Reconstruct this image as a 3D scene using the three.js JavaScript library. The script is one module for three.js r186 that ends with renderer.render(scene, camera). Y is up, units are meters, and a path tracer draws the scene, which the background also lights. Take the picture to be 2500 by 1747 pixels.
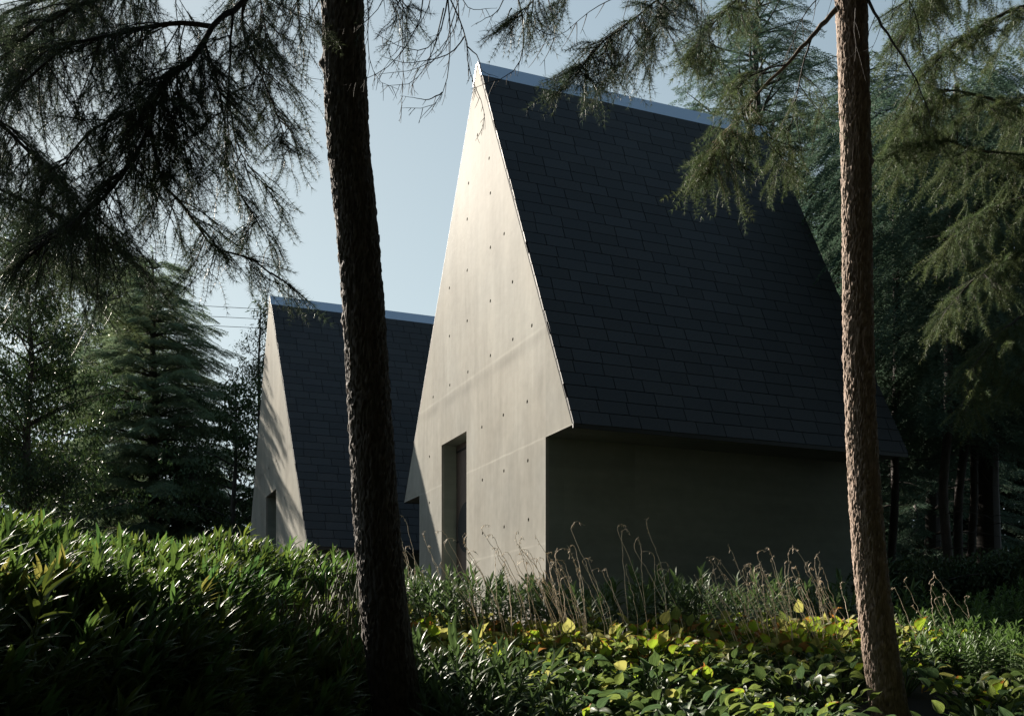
import * as THREE from 'three';
import { mergeGeometries } from 'three/addons/utils/BufferGeometryUtils.js';
import { ImprovedNoise } from 'three/addons/math/ImprovedNoise.js';

// ------------------------------------------------------------------ camera, sky, sun, exposure
const scene = new THREE.Scene();
const FOCAL = 2572, EYE = 1.6, HORIZON = 1590;          // in pixels of the 2500 x 1747 photograph
const camera = new THREE.PerspectiveCamera(2 * Math.atan(873.5 / FOCAL) * 180 / Math.PI, 2500 / 1747, 0.1, 600);
camera.position.set(0, EYE, 0);
camera.lookAt(0, EYE, -10);
camera.setViewOffset(2500, 1747, 0, -(HORIZON - 873.5), 2500, 1747);   // a shifted lens keeps the uprights upright
scene.add(camera);

const EXPOSURE = 3.0;
const SUN_AZ = 41.5 * Math.PI / 180, SUN_EL = 25.5 * Math.PI / 180;
const SUN_DIR = new THREE.Vector3(-Math.sin(SUN_AZ) * Math.cos(SUN_EL), Math.sin(SUN_EL), -Math.cos(SUN_AZ) * Math.cos(SUN_EL));
const renderer = new THREE.WebGLRenderer({ antialias: true });
renderer.toneMapping = THREE.LinearToneMapping;
renderer.toneMappingExposure = EXPOSURE;
renderer.shadowMap.enabled = true;
renderer.shadowMap.type = THREE.PCFSoftShadowMap;

function makeSky() {
  const W = 1024, H = 512, data = new Float32Array(W * H * 4);
  const zen = [0.10, 0.21, 0.35], hor = [0.66, 0.83, 0.90], glow = [0.68, 0.60, 0.46];
  for (let r = 0; r < H; r++) {
    const el = ((r + 0.5) / H - 0.5) * Math.PI, y = Math.sin(el), up = Math.max(0, y);
    for (let c = 0; c < W; c++) {
      const a = ((c + 0.5) / W - 0.5) * 2 * Math.PI;
      const x = Math.cos(a) * Math.cos(el), z = Math.sin(a) * Math.cos(el);
      const g = Math.acos(Math.min(1, Math.max(-1, x * SUN_DIR.x + y * SUN_DIR.y + z * SUN_DIR.z))) * 180 / Math.PI;
      const m = Math.pow(1 - up, 1.5), k = Math.exp(-g / 25), away = 0.6 + 0.4 * Math.exp(-Math.max(0, g - 40) / 40);
      const o = (r * W + c) * 4;
      for (let i = 0; i < 3; i++) data[o + i] = ((zen[i] + (hor[i] - zen[i]) * m) * away + glow[i] * k) / EXPOSURE;
      data[o + 3] = 1;
    }
  }
  const t = new THREE.DataTexture(data, W, H, THREE.RGBAFormat, THREE.FloatType);
  t.mapping = THREE.EquirectangularReflectionMapping;
  t.magFilter = t.minFilter = THREE.LinearFilter;
  t.needsUpdate = true;
  return t;
}
scene.background = makeSky();
scene.environment = scene.background;

const sun = new THREE.DirectionalLight(new THREE.Color().setRGB(1.0, 0.905, 0.785), 5);
sun.position.copy(SUN_DIR).multiplyScalar(60).add(new THREE.Vector3(0, 2, -14));
sun.target.position.set(0, 2, -14);
sun.castShadow = true;
sun.shadow.mapSize.set(4096, 4096);
Object.assign(sun.shadow.camera, { left: -30, right: 30, top: 30, bottom: -30, near: 1, far: 140 });
sun.shadow.radius = 1;
scene.add(sun, sun.target);

// ------------------------------------------------------------------ helpers
function rng(seed) { let s = seed >>> 0; return () => { s = (s + 0x6d2b79f5) >>> 0; let t = Math.imul(s ^ (s >>> 15), 1 | s); t = (t + Math.imul(t ^ (t >>> 7), 61 | t)) ^ t; return ((t ^ (t >>> 14)) >>> 0) / 4294967296; }; }
const V = (x, y, z) => new THREE.Vector3(x, y, z);
const at = (X, Y, z) => V((X - 1250) / FOCAL * z, EYE + (HORIZON - Y) / FOCAL * z, -z);   // a point of the photograph at its own distance
const noise = new ImprovedNoise();
const lerp = (a, b, t) => a + (b - a) * t, clamp = (x, a = 0, b = 1) => Math.min(b, Math.max(a, x)), smooth = (a, b, x) => { const t = clamp((x - a) / (b - a)); return t * t * (3 - 2 * t); };
const used = new Map();
function numbered(n) { const k = used.get(n) ?? 0; used.set(n, k + 1); return k ? `${n}_${String(k).padStart(3, '0')}` : n; }
function shadows(o) { o.castShadow = true; o.receiveShadow = true; return o; }
function thing(name, label, category, pos = V(0, 0, 0), group) {
  const o = new THREE.Group(); o.name = numbered(name); o.position.copy(pos); o.userData = { label, category };
  if (group) o.userData.group = group;
  scene.add(o); return o;
}
function part(name, geo, mat, parent, kind) {
  const m = shadows(new THREE.Mesh(geo, mat)); m.name = name;
  if (kind) m.userData.kind = kind;
  parent.add(m); return m;
}
function structure(name, geo, mat) { const m = part(name, geo, mat, scene, 'structure'); return m; }
class Tris {                                   // collects triangles
  constructor() { this.p = []; this.uv = []; }
  tri(a, b, c, ua = [0, 0], ub = [1, 0], uc = [0, 1]) { this.p.push(a.x, a.y, a.z, b.x, b.y, b.z, c.x, c.y, c.z); this.uv.push(...ua, ...ub, ...uc); }
  quad(a, b, c, d) { this.tri(a, b, c, [0, 0], [1, 0], [1, 1]); this.tri(a, c, d, [0, 0], [1, 1], [0, 1]); }
  geo() {
    const g = new THREE.BufferGeometry();
    g.setAttribute('position', new THREE.Float32BufferAttribute(this.p, 3));
    g.setAttribute('uv', new THREE.Float32BufferAttribute(this.uv, 2));
    g.computeVertexNormals(); return g;
  }
}
function tube(points, radii, sides = 6, closed = true) {           // a tapered tube along a polyline
  const n = points.length, pos = [], uv = [], idx = [];
  let side = null, run = 0;
  for (let i = 0; i < n; i++) {
    const d = points[Math.min(n - 1, i + 1)].clone().sub(points[Math.max(0, i - 1)]).normalize();
    if (!side) { side = Math.abs(d.y) < 0.9 ? V(0, 1, 0).cross(d) : V(1, 0, 0).cross(d); }
    side = side.clone().sub(d.clone().multiplyScalar(side.dot(d))).normalize();
    const up = d.clone().cross(side), r = typeof radii === 'function' ? radii(i / (n - 1)) : lerp(radii[0], radii[1], i / (n - 1));
    if (i) run += points[i].distanceTo(points[i - 1]);
    for (let k = 0; k <= sides; k++) {
      const a = k / sides * Math.PI * 2, c = Math.cos(a) * r, s = Math.sin(a) * r;
      pos.push(points[i].x + side.x * c + up.x * s, points[i].y + side.y * c + up.y * s, points[i].z + side.z * c + up.z * s);
      uv.push(k / sides, run);
    }
  }
  for (let i = 0; i < n - 1; i++) for (let k = 0; k < sides; k++) { const a = i * (sides + 1) + k, b = a + sides + 1; idx.push(a, b, a + 1, b, b + 1, a + 1); }
  const g = new THREE.BufferGeometry();
  g.setAttribute('position', new THREE.Float32BufferAttribute(pos, 3)); g.setAttribute('uv', new THREE.Float32BufferAttribute(uv, 2)); g.setIndex(idx);
  g.computeVertexNormals(); return g;
}
const curve = (pts, n) => new THREE.CatmullRomCurve3(pts, false, 'centripetal').getPoints(n);
const _q = new THREE.Quaternion(), _q2 = new THREE.Quaternion(), _Y = V(0, 1, 0), _s = V(1, 1, 1);
function placed(p, dir, roll, size) {           // matrix that turns +y to dir
  _q.setFromUnitVectors(_Y, dir); _q2.setFromAxisAngle(_Y, roll); _q.multiply(_q2);
  return new THREE.Matrix4().compose(p, _q, _s.set(size, size, size).clone());
}
function placedFlat(p, dir, up, size) {          // +y along dir, +z as near to up as can be
  const y = dir.clone().normalize(), z = up.clone().sub(y.clone().multiplyScalar(up.dot(y))).normalize(), x = y.clone().cross(z);
  return new THREE.Matrix4().makeBasis(x, y, z).scale(V(size, size, size)).setPosition(p);
}
function copies(name, geos, mat, mats, parent, tint, seed = 1) {      // instanced foliage: nobody could count it
  const R = rng(seed), sets = geos.map(() => []);
  mats.forEach((m) => sets[Math.floor(R() * geos.length)].push(m));
  sets.forEach((set, i) => {
    if (!set.length) return;
    const o = shadows(new THREE.InstancedMesh(geos[i], mat, set.length)); o.name = name; o.userData.kind = 'stuff';
    set.forEach((m, k) => { o.setMatrixAt(k, m); if (tint) o.setColorAt(k, tint(R, m)); });
    parent.add(o);
  });
}
const rgb = (r, g, b) => new THREE.Color().setRGB(r, g, b);
const tintAround = (spread, warm = 0) => (R) => { const v = 1 + (R() - 0.5) * 2 * spread, w = (R() - 0.5) * warm; return rgb(v * (1 + w), v, v * (1 - w)); };
function dataMap(n, m, f, srgb) {                // texture computed pixel by pixel
  const d = new Uint8Array(n * m * 4);
  for (let j = 0; j < m; j++) for (let i = 0; i < n; i++) { const c = f(i / n, j / m, i, j), o = (j * n + i) * 4; d[o] = clamp(c[0]) * 255; d[o + 1] = clamp(c[1]) * 255; d[o + 2] = clamp(c[2]) * 255; d[o + 3] = 255; }
  const t = new THREE.DataTexture(d, n, m, THREE.RGBAFormat); t.magFilter = THREE.LinearFilter; t.minFilter = THREE.LinearMipmapLinearFilter; t.wrapS = t.wrapT = THREE.RepeatWrapping;
  if (srgb) t.colorSpace = THREE.SRGBColorSpace;
  t.needsUpdate = true; return t;
}
const fbm = (x, y, z, o = 4) => { let s = 0, a = 0.5, f = 1; for (let i = 0; i < o; i++) { s += a * noise.noise(x * f, y * f, z); f *= 2.03; a *= 0.5; } return s; };

// ------------------------------------------------------------------ materials
const leafMat = (c, through, coat, coatRough = 0.3) => new THREE.MeshPhysicalMaterial({ color: rgb(...c), roughness: 1, transmission: through, thickness: 0, clearcoat: coat, clearcoatRoughness: coatRough, side: THREE.DoubleSide, ior: 1.45, specularIntensity: 0.3 });
const M = {
  hedge: leafMat([0.08, 0.132, 0.028], 0.38, 0.55, 0.42),
  hedgeOld: leafMat([0.05, 0.09, 0.026], 0.3, 0.55, 0.4),
  hedgeYellow: leafMat([0.2, 0.19, 0.045], 0.42, 0.4, 0.42),
  shrub: leafMat([0.07, 0.115, 0.038], 0.36, 0.45, 0.42),
  hosta: leafMat([0.155, 0.205, 0.05], 0.55, 0.4, 0.4),
  hostaBlue: leafMat([0.085, 0.145, 0.06], 0.42, 0.45, 0.4),
  hostaDeep: leafMat([0.085, 0.135, 0.04], 0.42, 0.5, 0.4),
  hostaYellow: leafMat([0.27, 0.265, 0.075], 0.58, 0.4, 0.4),
  hostaBrown: leafMat([0.30, 0.15, 0.045], 0.45, 0.1, 0.5),
  rosette: leafMat([0.085, 0.15, 0.036], 0.42, 0.4, 0.4),
  needle: leafMat([0.055, 0.078, 0.046], 0.3, 0.25, 0.4),
  needleWarm: leafMat([0.088, 0.122, 0.05], 0.36, 0.25, 0.4),
  coniferLit: leafMat([0.165, 0.225, 0.128], 0.48, 0.15, 0.45),  // lighter copy of conifer, sunlight on the crown put into its colour
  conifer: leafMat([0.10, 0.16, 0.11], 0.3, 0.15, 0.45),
  broad: leafMat([0.032, 0.055, 0.018], 0.3, 0.3, 0.4),
  wood: leafMat([0.025, 0.036, 0.018], 0.1, 0.05, 0.5),
  stalk: new THREE.MeshStandardMaterial({ color: rgb(0.68, 0.56, 0.41), roughness: 0.7 }),
  stem: new THREE.MeshStandardMaterial({ color: rgb(0.07, 0.07, 0.03), roughness: 0.8 }),
  twig: new THREE.MeshStandardMaterial({ color: rgb(0.04, 0.034, 0.029), roughness: 0.85 }),
  bough: new THREE.MeshStandardMaterial({ color: rgb(0.2, 0.145, 0.1), roughness: 0.85 }),
  door: new THREE.MeshStandardMaterial({ color: rgb(0.12, 0.082, 0.064), roughness: 0.55 }),
  wire: new THREE.MeshStandardMaterial({ color: rgb(0.1, 0.1, 0.11), roughness: 0.6 }),
  dark: new THREE.MeshStandardMaterial({ color: rgb(0.006, 0.006, 0.006), roughness: 0.7 }),
};
const groundMap = dataMap(512, 512, (u, v) => { const n = fbm(u * 8, v * 8, 3, 5) + 0.5; return [0.06 + n * 0.07, 0.052 + n * 0.06, 0.036 + n * 0.04]; }, true);
groundMap.repeat.set(1, 1);
M.ground = new THREE.MeshStandardMaterial({ map: groundMap, roughness: 1, bumpMap: groundMap, bumpScale: 0.03 });

// ------------------------------------------------------------------ ground
function groundY(x, z) {                            // z is the distance ahead of the camera
  const t = [[-400, 0], [1, 0], [3, 0.3], [5, 0.75], [6.5, 1.04], [8, 1.36], [10, 1.66], [12.5, 1.92], [16, 2.05], [24, 2.1], [400, 2.2]];
  let y = 0;
  for (let i = 0; i + 1 < t.length; i++) if (z >= t[i][0] && z <= t[i + 1][0]) y = lerp(t[i][1], t[i + 1][1], smooth(0, 1, (z - t[i][0]) / (t[i + 1][0] - t[i][0])) * 0.4 + 0.6 * (z - t[i][0]) / (t[i + 1][0] - t[i][0]));
  return y + 0.03 * fbm(x * 0.7, z * 0.7, 1, 3);
}
{
  const xs = [], zs = [];
  for (let x = -300; x <= 300; x += Math.abs(x) < 14 ? 0.5 : Math.abs(x) < 40 ? 4 : 40) xs.push(x);
  for (let z = -300; z <= 400; z += z > -2 && z < 26 ? 0.4 : Math.abs(z) < 60 ? 4 : 40) zs.push(z);
  const pos = [], uv = [], idx = [];
  for (const z of zs) for (const x of xs) { pos.push(x, groundY(x, z), -z); uv.push(x / 3, z / 3); }
  for (let j = 0; j + 1 < zs.length; j++) for (let i = 0; i + 1 < xs.length; i++) { const a = j * xs.length + i, b = a + xs.length; idx.push(a, a + 1, b, b, a + 1, b + 1); }
  const g = new THREE.BufferGeometry(); g.setAttribute('position', new THREE.Float32BufferAttribute(pos, 3)); g.setAttribute('uv', new THREE.Float32BufferAttribute(uv, 2)); g.setIndex(idx); g.computeVertexNormals();
  structure('ground', g, M.ground);
}

// ------------------------------------------------------------------ houses
function concreteMap(seed, joints, base) {          // 10 m x 10 m of cast concrete, 1 texel about 1 cm
  return dataMap(1024, 1024, (u, v) => {
    const X = u * 10, Y = v * 10;
    let t = 1 + 0.16 * fbm(X * 0.6, Y * 0.45, seed, 4) + 0.13 * fbm(X * 3.1, Y * 0.5, seed + 7, 4) - 0.05 * smooth(0.25, 0.5, fbm(X * 1.3 + 4, Y * 1.1, seed + 2, 3)) + 0.06 * fbm(X * 9, Y * 7, seed + 3, 3) + 0.05 * fbm(X * 14, Y * 1.1, seed + 9, 3);
    let warm = 0.02 * fbm(X * 0.7, Y * 0.7, seed + 5, 3);
    for (const [jy, w, gain] of joints) {
      const wob = jy + 0.012 * noise.noise(X * 3, seed, jy) + (w > 0.05 ? 0.05 * noise.noise(X * 1.3, seed, jy) : 0), d = (Y - wob) / w;
      t += gain * Math.exp(-d * d) * (0.5 + 0.9 * clamp(0.5 + 1.2 * noise.noise(X * 2, 4, jy)));
    }
    return [base[0] * t * (1 + warm), base[1] * t, base[2] * t * (1 - warm)];
  }, true);
}
const concreteBump = dataMap(512, 512, (u, v) => { const n = 0.5 + 0.55 * fbm(u * 24, v * 24, 11, 4) + 0.25 * fbm(u * 90, v * 90, 5, 2); return [n, n, n]; });
function concrete(map, bump = 0.0014) {
  const b = concreteBump.clone(); b.repeat.set(2.2, 2.2); b.needsUpdate = true;
  return new THREE.MeshPhysicalMaterial({ map, roughness: 0.5, specularIntensity: 0.006, bumpMap: b, bumpScale: bump });
}
function scaleUV(g, k) { const a = g.attributes.uv; for (let i = 0; i < a.count; i++) a.setXY(i, a.getX(i) * k, a.getY(i) * k); return g; }

const slateMats = [];
{
  const grain = dataMap(256, 256, (u, v) => { const n = 0.6 + 0.5 * fbm(u * 10, v * 22, 2, 4) + 0.2 * fbm(u * 60, v * 60, 5, 2); return [n, n, n]; });
  for (let i = 0; i < 6; i++) { const k = 0.95 + 0.11 * (i - 2.5); slateMats.push(new THREE.MeshStandardMaterial({ color: rgb(0.042 * k, 0.043 * k, 0.0445 * k), roughness: 0.62 + 0.03 * (i % 3), map: grain, bumpMap: grain, bumpScale: 0.0015 })); }
}
const seamMetal = new THREE.MeshStandardMaterial({ color: rgb(0.52, 0.57, 0.64), metalness: 0.7, roughness: 0.38 });

function house(o) {
  const R = rng(o.seed);
  const root = thing('gabled_house', o.label, 'house', V(o.at[0], 0, o.at[1]));
  root.rotation.y = 0.3876;
  const T = 0.25, FACE = 0.045;
  const outline = [[0, o.base], [0, o.eave], [o.c, o.eave], [o.apex, o.ridge], [o.e, o.eave], [o.f, o.eave], [o.f, o.base]];
  const shapeOf = (pts) => { const s = new THREE.Shape(); pts.forEach((p, i) => (i ? s.lineTo(...p) : s.moveTo(...p))); return s; };
  const doorPath = () => { const h = new THREE.Path(); h.moveTo(o.door[0], o.base + 0.02); h.lineTo(o.door[0], o.door[2]); h.lineTo(o.door[1], o.door[2]); h.lineTo(o.door[1], o.base + 0.02); h.closePath(); return h; };
  const ext = (shape, depth, x0, seg = 1) => { const g = new THREE.ExtrudeGeometry(shape, { depth, bevelEnabled: false, curveSegments: seg }); g.rotateY(Math.PI / 2); g.translate(x0, 0, 0); return g; };
  // front wall: a face with tie holes on a core, both cut by the doorway
  const face = shapeOf(outline); face.holes.push(doorPath());
  for (const [s, y] of o.holes) { const h = new THREE.Path(); h.absarc(s, y, 0.0245, 0, Math.PI * 2); face.holes.push(h); }
  const core = shapeOf(outline); core.holes.push(doorPath());
  const front = ext(face, FACE, 0, 5);
  part('front_wall', scaleUV(front, 0.1), concrete(concreteMap(o.seed, o.joints, [0.572, 0.564, 0.535])), root);
  // door leaf set flush with the inner face of the wall, with a round pull on the first house
  const leafW = o.door[1] - o.door[0], leafH = o.door[2] - o.base;
  const door = part('door', new THREE.BoxGeometry(0.05, leafH - 0.05, leafW + 0.1).translate(T + 0.03, o.base + leafH / 2 + 0.03, -(o.door[0] + o.door[1]) / 2), M.door, root);
  for (const y of [0.02, 0.5, 0.98]) part('rail', new THREE.BoxGeometry(0.012, 0.03, leafW - 0.02).translate(T + 0.001, lerp(o.base + 0.3, o.door[2] - 0.04, y), -(o.door[0] + o.door[1]) / 2), M.dark, door);
  if (o.pull) { part('pull', new THREE.CylinderGeometry(0.39, 0.39, 0.03, 40).rotateZ(Math.PI / 2).translate(T - 0.02, o.pull[1], -o.pull[0]), M.dark, door); }
  // the shell: side walls, soffits and roof slabs in one casting
  const k = 0.22, ring = shapeOf(outline), hole = new THREE.Path();
  const inner = [[k, o.base + 0.01], [k, o.eave + 0.15], [o.apex, o.ridge - 0.5], [o.f - k, o.eave + 0.15], [o.f - k, o.base + 0.01]];
  inner.forEach((p, i) => (i ? hole.lineTo(...p) : hole.moveTo(...p))); hole.closePath(); ring.holes.push(hole);
  const sideMap = concreteMap(o.seed + 50, [[o.eave - 1.35, 0.012, 0.06]], [0.505, 0.525, 0.492]);  // darker, greener base than the front: the walls' shade is put into the colour
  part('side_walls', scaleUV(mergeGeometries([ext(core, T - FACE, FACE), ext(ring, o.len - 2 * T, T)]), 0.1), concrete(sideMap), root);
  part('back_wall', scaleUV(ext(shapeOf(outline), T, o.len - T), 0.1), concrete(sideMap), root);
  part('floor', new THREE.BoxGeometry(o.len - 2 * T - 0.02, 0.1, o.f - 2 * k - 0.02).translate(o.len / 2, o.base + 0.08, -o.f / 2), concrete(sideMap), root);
  // roof: two decks, slates on the slope that shows, courses on the other
  const run = o.apex - o.c, rise = o.ridge - o.eave, slope = Math.hypot(run, rise), ang = Math.atan2(rise, run);
  const roof = new THREE.Group(); roof.name = 'roof'; root.add(roof);
  const down = V(0, -Math.sin(ang), Math.cos(ang)), out = V(0, Math.cos(ang), Math.sin(ang)), top = V(0, o.ridge, -o.apex);
  const deckMat = M.dark;
  const deck = new THREE.BoxGeometry(o.len - 0.01, 0.012, slope - 0.03);
  const basis = (p) => new THREE.Matrix4().makeBasis(V(1, 0, 0), out, down).setPosition(p);
  const onSlope = (x, t, n) => V(x, 0, 0).add(top).add(down.clone().multiplyScalar(t)).add(out.clone().multiplyScalar(n));
  deck.applyMatrix4(basis(onSlope(o.len / 2, slope / 2, 0.009))); part('deck', deck, deckMat, roof);
  const cap = 0.27, exp = (slope - cap + 0.01) / o.rows, w = 0.40;
  const shapes = {};
  const list = [];
  for (let r = 0; r < o.rows; r++) {
    let x = -(r % 2 ? 0.5 : 0.0) * w - 0.09 * ((r * 7) % 3) + (R() - 0.5) * 0.03;
    for (; x < o.len; x += w) {
      const a = Math.max(0, x), b = Math.min(o.len, x + w);
      if (b - a > 0.05) list.push([a, b, r]);
    }
  }
  const tilt = new THREE.Matrix4(), loose = [];
  const seen = list.map(([a, b, r], i) => [i, -(a * 1.0) + r * 0.05]).sort((p, q) => q[1] - p[1]);
  const single = new Set(seen.slice(0, 298).map((p) => p[0]));
  list.forEach(([a, b, r], i) => {
    const wid = Math.round((b - a - 0.0085) * 200) / 200, key = wid.toFixed(3), len = exp - 0.0165;
    const g = shapes[key] ??= new THREE.BoxGeometry(wid, 0.013, len).translate(0, 0.0065, -len / 2);
    const lift = 0.0215 + (R() - 0.5) * 0.0012, ty = 0.03 + (R() - 0.5) * 0.008, yaw = (R() - 0.5) * 0.003;
    const m = new THREE.Matrix4().multiply(basis(onSlope((a + b) / 2, cap - 0.012 + exp * (r + 1) + (R() - 0.5) * 0.0016, lift))).multiply(tilt.makeRotationX(ty)).multiply(new THREE.Matrix4().makeRotationY(yaw));
    const mat = slateMats[Math.floor(R() * slateMats.length)];
    if (single.has(i)) { const s = part('slate', g, mat, roof); s.applyMatrix4(m); } else loose.push(g.clone().applyMatrix4(m));
  });
  if (loose.length) part('slates', mergeGeometries(loose), slateMats[2], roof, 'stuff');
  // far slope
  const run2 = o.e - o.apex, ang2 = Math.atan2(rise, run2), slope2 = Math.hypot(run2, rise), far = [];
  const down2 = V(0, -Math.sin(ang2), -Math.cos(ang2)), out2 = V(0, Math.cos(ang2), -Math.sin(ang2));
  for (let r = 0; r < o.rows; r++) {
    const e2 = (slope2 - cap) / o.rows, g = new THREE.BoxGeometry(o.len - 0.004, 0.012, e2 + 0.04).translate(0, 0.006, 0).applyMatrix4(new THREE.Matrix4().makeRotationX(0.03));
    far.push(g.applyMatrix4(new THREE.Matrix4().makeBasis(V(-1, 0, 0), out2, down2).setPosition(V(o.len / 2, 0, 0).add(top).add(down2.clone().multiplyScalar(cap + e2 * (r + 0.5))).add(out2.clone().multiplyScalar(0.014)))));
  }
  part('slate_courses', mergeGeometries(far), slateMats[1], roof, 'stuff');
  // folded metal ridge cap
  const capGeo = [];
  for (const [d, n, flip] of [[down, out, 1], [down2, out2, -1]]) {
    const g = new THREE.BoxGeometry(o.len + 0.012, 0.012, cap + 0.02).translate(0, 0.006, (cap + 0.02) / 2);
    capGeo.push(g.applyMatrix4(new THREE.Matrix4().makeBasis(V(flip, 0, 0), n, d).setPosition(V(o.len / 2, 0, 0).add(top).add(n.clone().multiplyScalar(0.03)).add(d.clone().multiplyScalar(-0.012)))));
  }
  part('ridge_cap', mergeGeometries(capGeo), seamMetal, roof);
  // metal drip edge under the lowest course
  const drip = new THREE.BoxGeometry(o.len, 0.05, 0.02).translate(o.len / 2, o.eave - 0.012, -o.c + 0.014);
  part('drip_edge', drip, new THREE.MeshStandardMaterial({ color: rgb(0.03, 0.032, 0.035), roughness: 0.5, metalness: 0.4 }), root);
  return root;
}
const tieGrid = [];
for (const [y, ss] of [[9.07, [2.42]], [8.53, [1.95, 2.8]], [8.02, [1.9, 2.86]], [7.26, [1.38, 1.9, 2.86, 3.68]], [6.51, [1.08, 1.9, 2.86, 3.68]], [5.745, [0.43, 1.07, 1.9, 2.83, 3.66, 4.5]], [4.81, [0.58, 1.41, 2.24, 4.7]], [4.05, [0.56, 1.39, 2.22, 4.7]], [3.29, [0.54, 1.38, 2.21, 4.7]], [2.53, [0.54, 1.38, 2.21, 4.7]]]) for (const s of ss) tieGrid.push([s, y]);
house({ seed: 3, at: [0.415, -13], label: 'nearer tall concrete house with steep dark slate roof and a sunlit gable', base: 1.55, eave: 4.245, c: -0.766, apex: 2.42, ridge: 10.08, e: 6.159, f: 5.257, door: [2.889, 4.065, 4.88], pull: [3.51, 3.53], len: 4.98, rows: 32,
  holes: tieGrid, joints: [[4.245, 0.012, 0.1], [2.93, 0.012, 0.08], [5.52, 0.09, -0.07], [5.62, 0.02, 0.06]] });
const tie2 = [];
for (const y of [8.3, 7.4, 6.5, 5.6, 4.7, 3.8, 2.9]) for (let s = 0.6; s < 6; s += 0.95) { const room = (9.28 - y) * 0.55 - 0.35; if (Math.abs(s - 3.35) < room && !(s > 2.25 && s < 4.0 && y < 5.3)) tie2.push([s, y]); }
house({ seed: 8, at: [-3.865 * 19.82 / 19.07, -19.82], label: 'farther lower concrete house behind the left trunk, gable dappled with leaf shade', base: 1.7, eave: 3.49, c: -0.8, apex: 3.309, ridge: 9.288, e: 6.76, f: 5.95, door: [2.49, 3.8, 5.02], len: 5.0, rows: 33,
  holes: tie2, joints: [[3.49, 0.012, 0.08], [5.6, 0.06, -0.05]] });
// ------------------------------------------------------------------ leaf, shoot and twig shapes
function blade(T, p, dir, up, L, W, bend, fold, seg = 4, wave = 0) {   // a lanceolate leaf, folded along its midrib
  const d = dir.clone().normalize(), n = up.clone().sub(d.clone().multiplyScalar(up.dot(d))).normalize(), s = d.clone().cross(n);
  let prev = null;
  for (let i = 0; i <= seg; i++) {
    const t = i / seg, w = W * 0.5 * Math.pow(Math.sin(Math.PI * Math.pow(clamp(t * 0.97 + 0.02), 0.8)), 0.85);
    const c = p.clone().add(d.clone().multiplyScalar(L * t * (1 - 0.12 * Math.abs(bend) * t))).add(n.clone().multiplyScalar(-bend * L * t * t));
    const wv = wave * Math.sin(t * 9) * W;
    const a = c.clone().add(s.clone().multiplyScalar(w)).add(n.clone().multiplyScalar(fold * w + wv)), b = c.clone().add(s.clone().multiplyScalar(-w)).add(n.clone().multiplyScalar(fold * w - wv));
    if (prev) { T.quad(prev[0], a, c, prev[1]); T.quad(prev[1], c, b, prev[2]); }
    prev = [a, c, b];
  }
}
function shootGeo(seed, n, L, W, H, spread = 1, turn = 0) {   // turn: how far its leaves have turned their faces to the light side     // an upright stem with a plume of glossy leaves
  const R = rng(seed), T = new Tris();
  const lean = V((R() - 0.5) * 0.25, 1, (R() - 0.5) * 0.25).normalize();
  const stem = tube([V(0, 0, 0), lean.clone().multiplyScalar(H * 0.5), lean.clone().multiplyScalar(H)], [0.005, 0.002], 4);
  for (let i = 0; i < n; i++) {
    const t = 0.34 + 0.66 * i / (n - 1), a = i * 2.4 + R() * 0.5, open = lerp(1.0, 0.22, Math.pow(i / (n - 1), 1.2)) * spread * (0.85 + 0.3 * R());
    const out = V(Math.cos(a), 0, Math.sin(a)), dir = lean.clone().multiplyScalar(Math.cos(open)).add(out.clone().multiplyScalar(Math.sin(open)));
    const up = lean.clone().multiplyScalar(Math.sin(open)).sub(out.clone().multiplyScalar(Math.cos(open))).multiplyScalar(1).add(V((R() - 0.5) * 0.7, 0, (R() - 0.5) * 0.7)).multiplyScalar(1 - turn * 0.45).add(V(-0.72, 0.5, 0.25 - 0.35 * R()).multiplyScalar(turn));
    dir.add(V(0.3 * turn, 0.1 * turn, 0)).normalize();
    blade(T, lean.clone().multiplyScalar(H * t), dir, up, L * (0.75 + 0.4 * R()) * (i > n - 4 ? 0.8 : 1), W * (0.85 + 0.3 * R()), 0.12 + 0.3 * R(), 0.3, 4);
  }
  return mergeGeometries([T.geo(), stem.toNonIndexed()]);
}
const hedgeShoots = [1, 2, 3, 4, 5, 6].map((s) => shootGeo(s, 21 + s % 4, 0.112, 0.0185, 0.36, s % 2 ? 1.25 : 0.95, 0.8));
const shrubShoots = [11, 12, 13, 14, 15].map((s) => shootGeo(s, 16, 0.145, 0.0255, 0.42, 1.15, 0.5));
const rosetteShoots = [21, 22, 23, 24].map((s) => shootGeo(s, 20, 0.085, 0.024, 0.42, 1.35));

function needleTwig(seed, L, whorls, per, nl, nw) {     // a hanging shoot with star-like whorls of needles, along +y, length L
  const R = rng(seed), T = new Tris(), stemPts = [];
  for (let i = 0; i <= 5; i++) stemPts.push(V((R() - 0.5) * 0.008 + 0.02 * Math.sin(i * 0.6 + seed), L * i / 5, (R() - 0.5) * 0.008));
  const cv = new THREE.CatmullRomCurve3(stemPts);
  const stem = tube(cv.getPoints(6), [0.0022, 0.0009], 3).toNonIndexed();
  for (let w = 0; w < whorls; w++) {
    const t = (w + 0.6) / whorls, p = cv.getPoint(t), last = w === whorls - 1;
    for (let k = 0; k < per; k++) {
      const a = k / per * Math.PI * 2 + R() * 0.6, open = last ? 0.2 + R() * 0.7 : 0.7 + R() * 0.75;
      const d = V(Math.cos(a) * Math.sin(open), Math.cos(open), Math.sin(a) * Math.sin(open)), s = d.clone().cross(V(R() - 0.5, R() - 0.5, R() - 0.5)).normalize().multiplyScalar(nw / 2), l = nl * (0.7 + 0.5 * R());
      const e = p.clone().add(d.multiplyScalar(l));
      T.tri(p.clone().add(s), p.clone().sub(s), e);
    }
  }
  return mergeGeometries([T.geo(), stem]);
}
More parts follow.
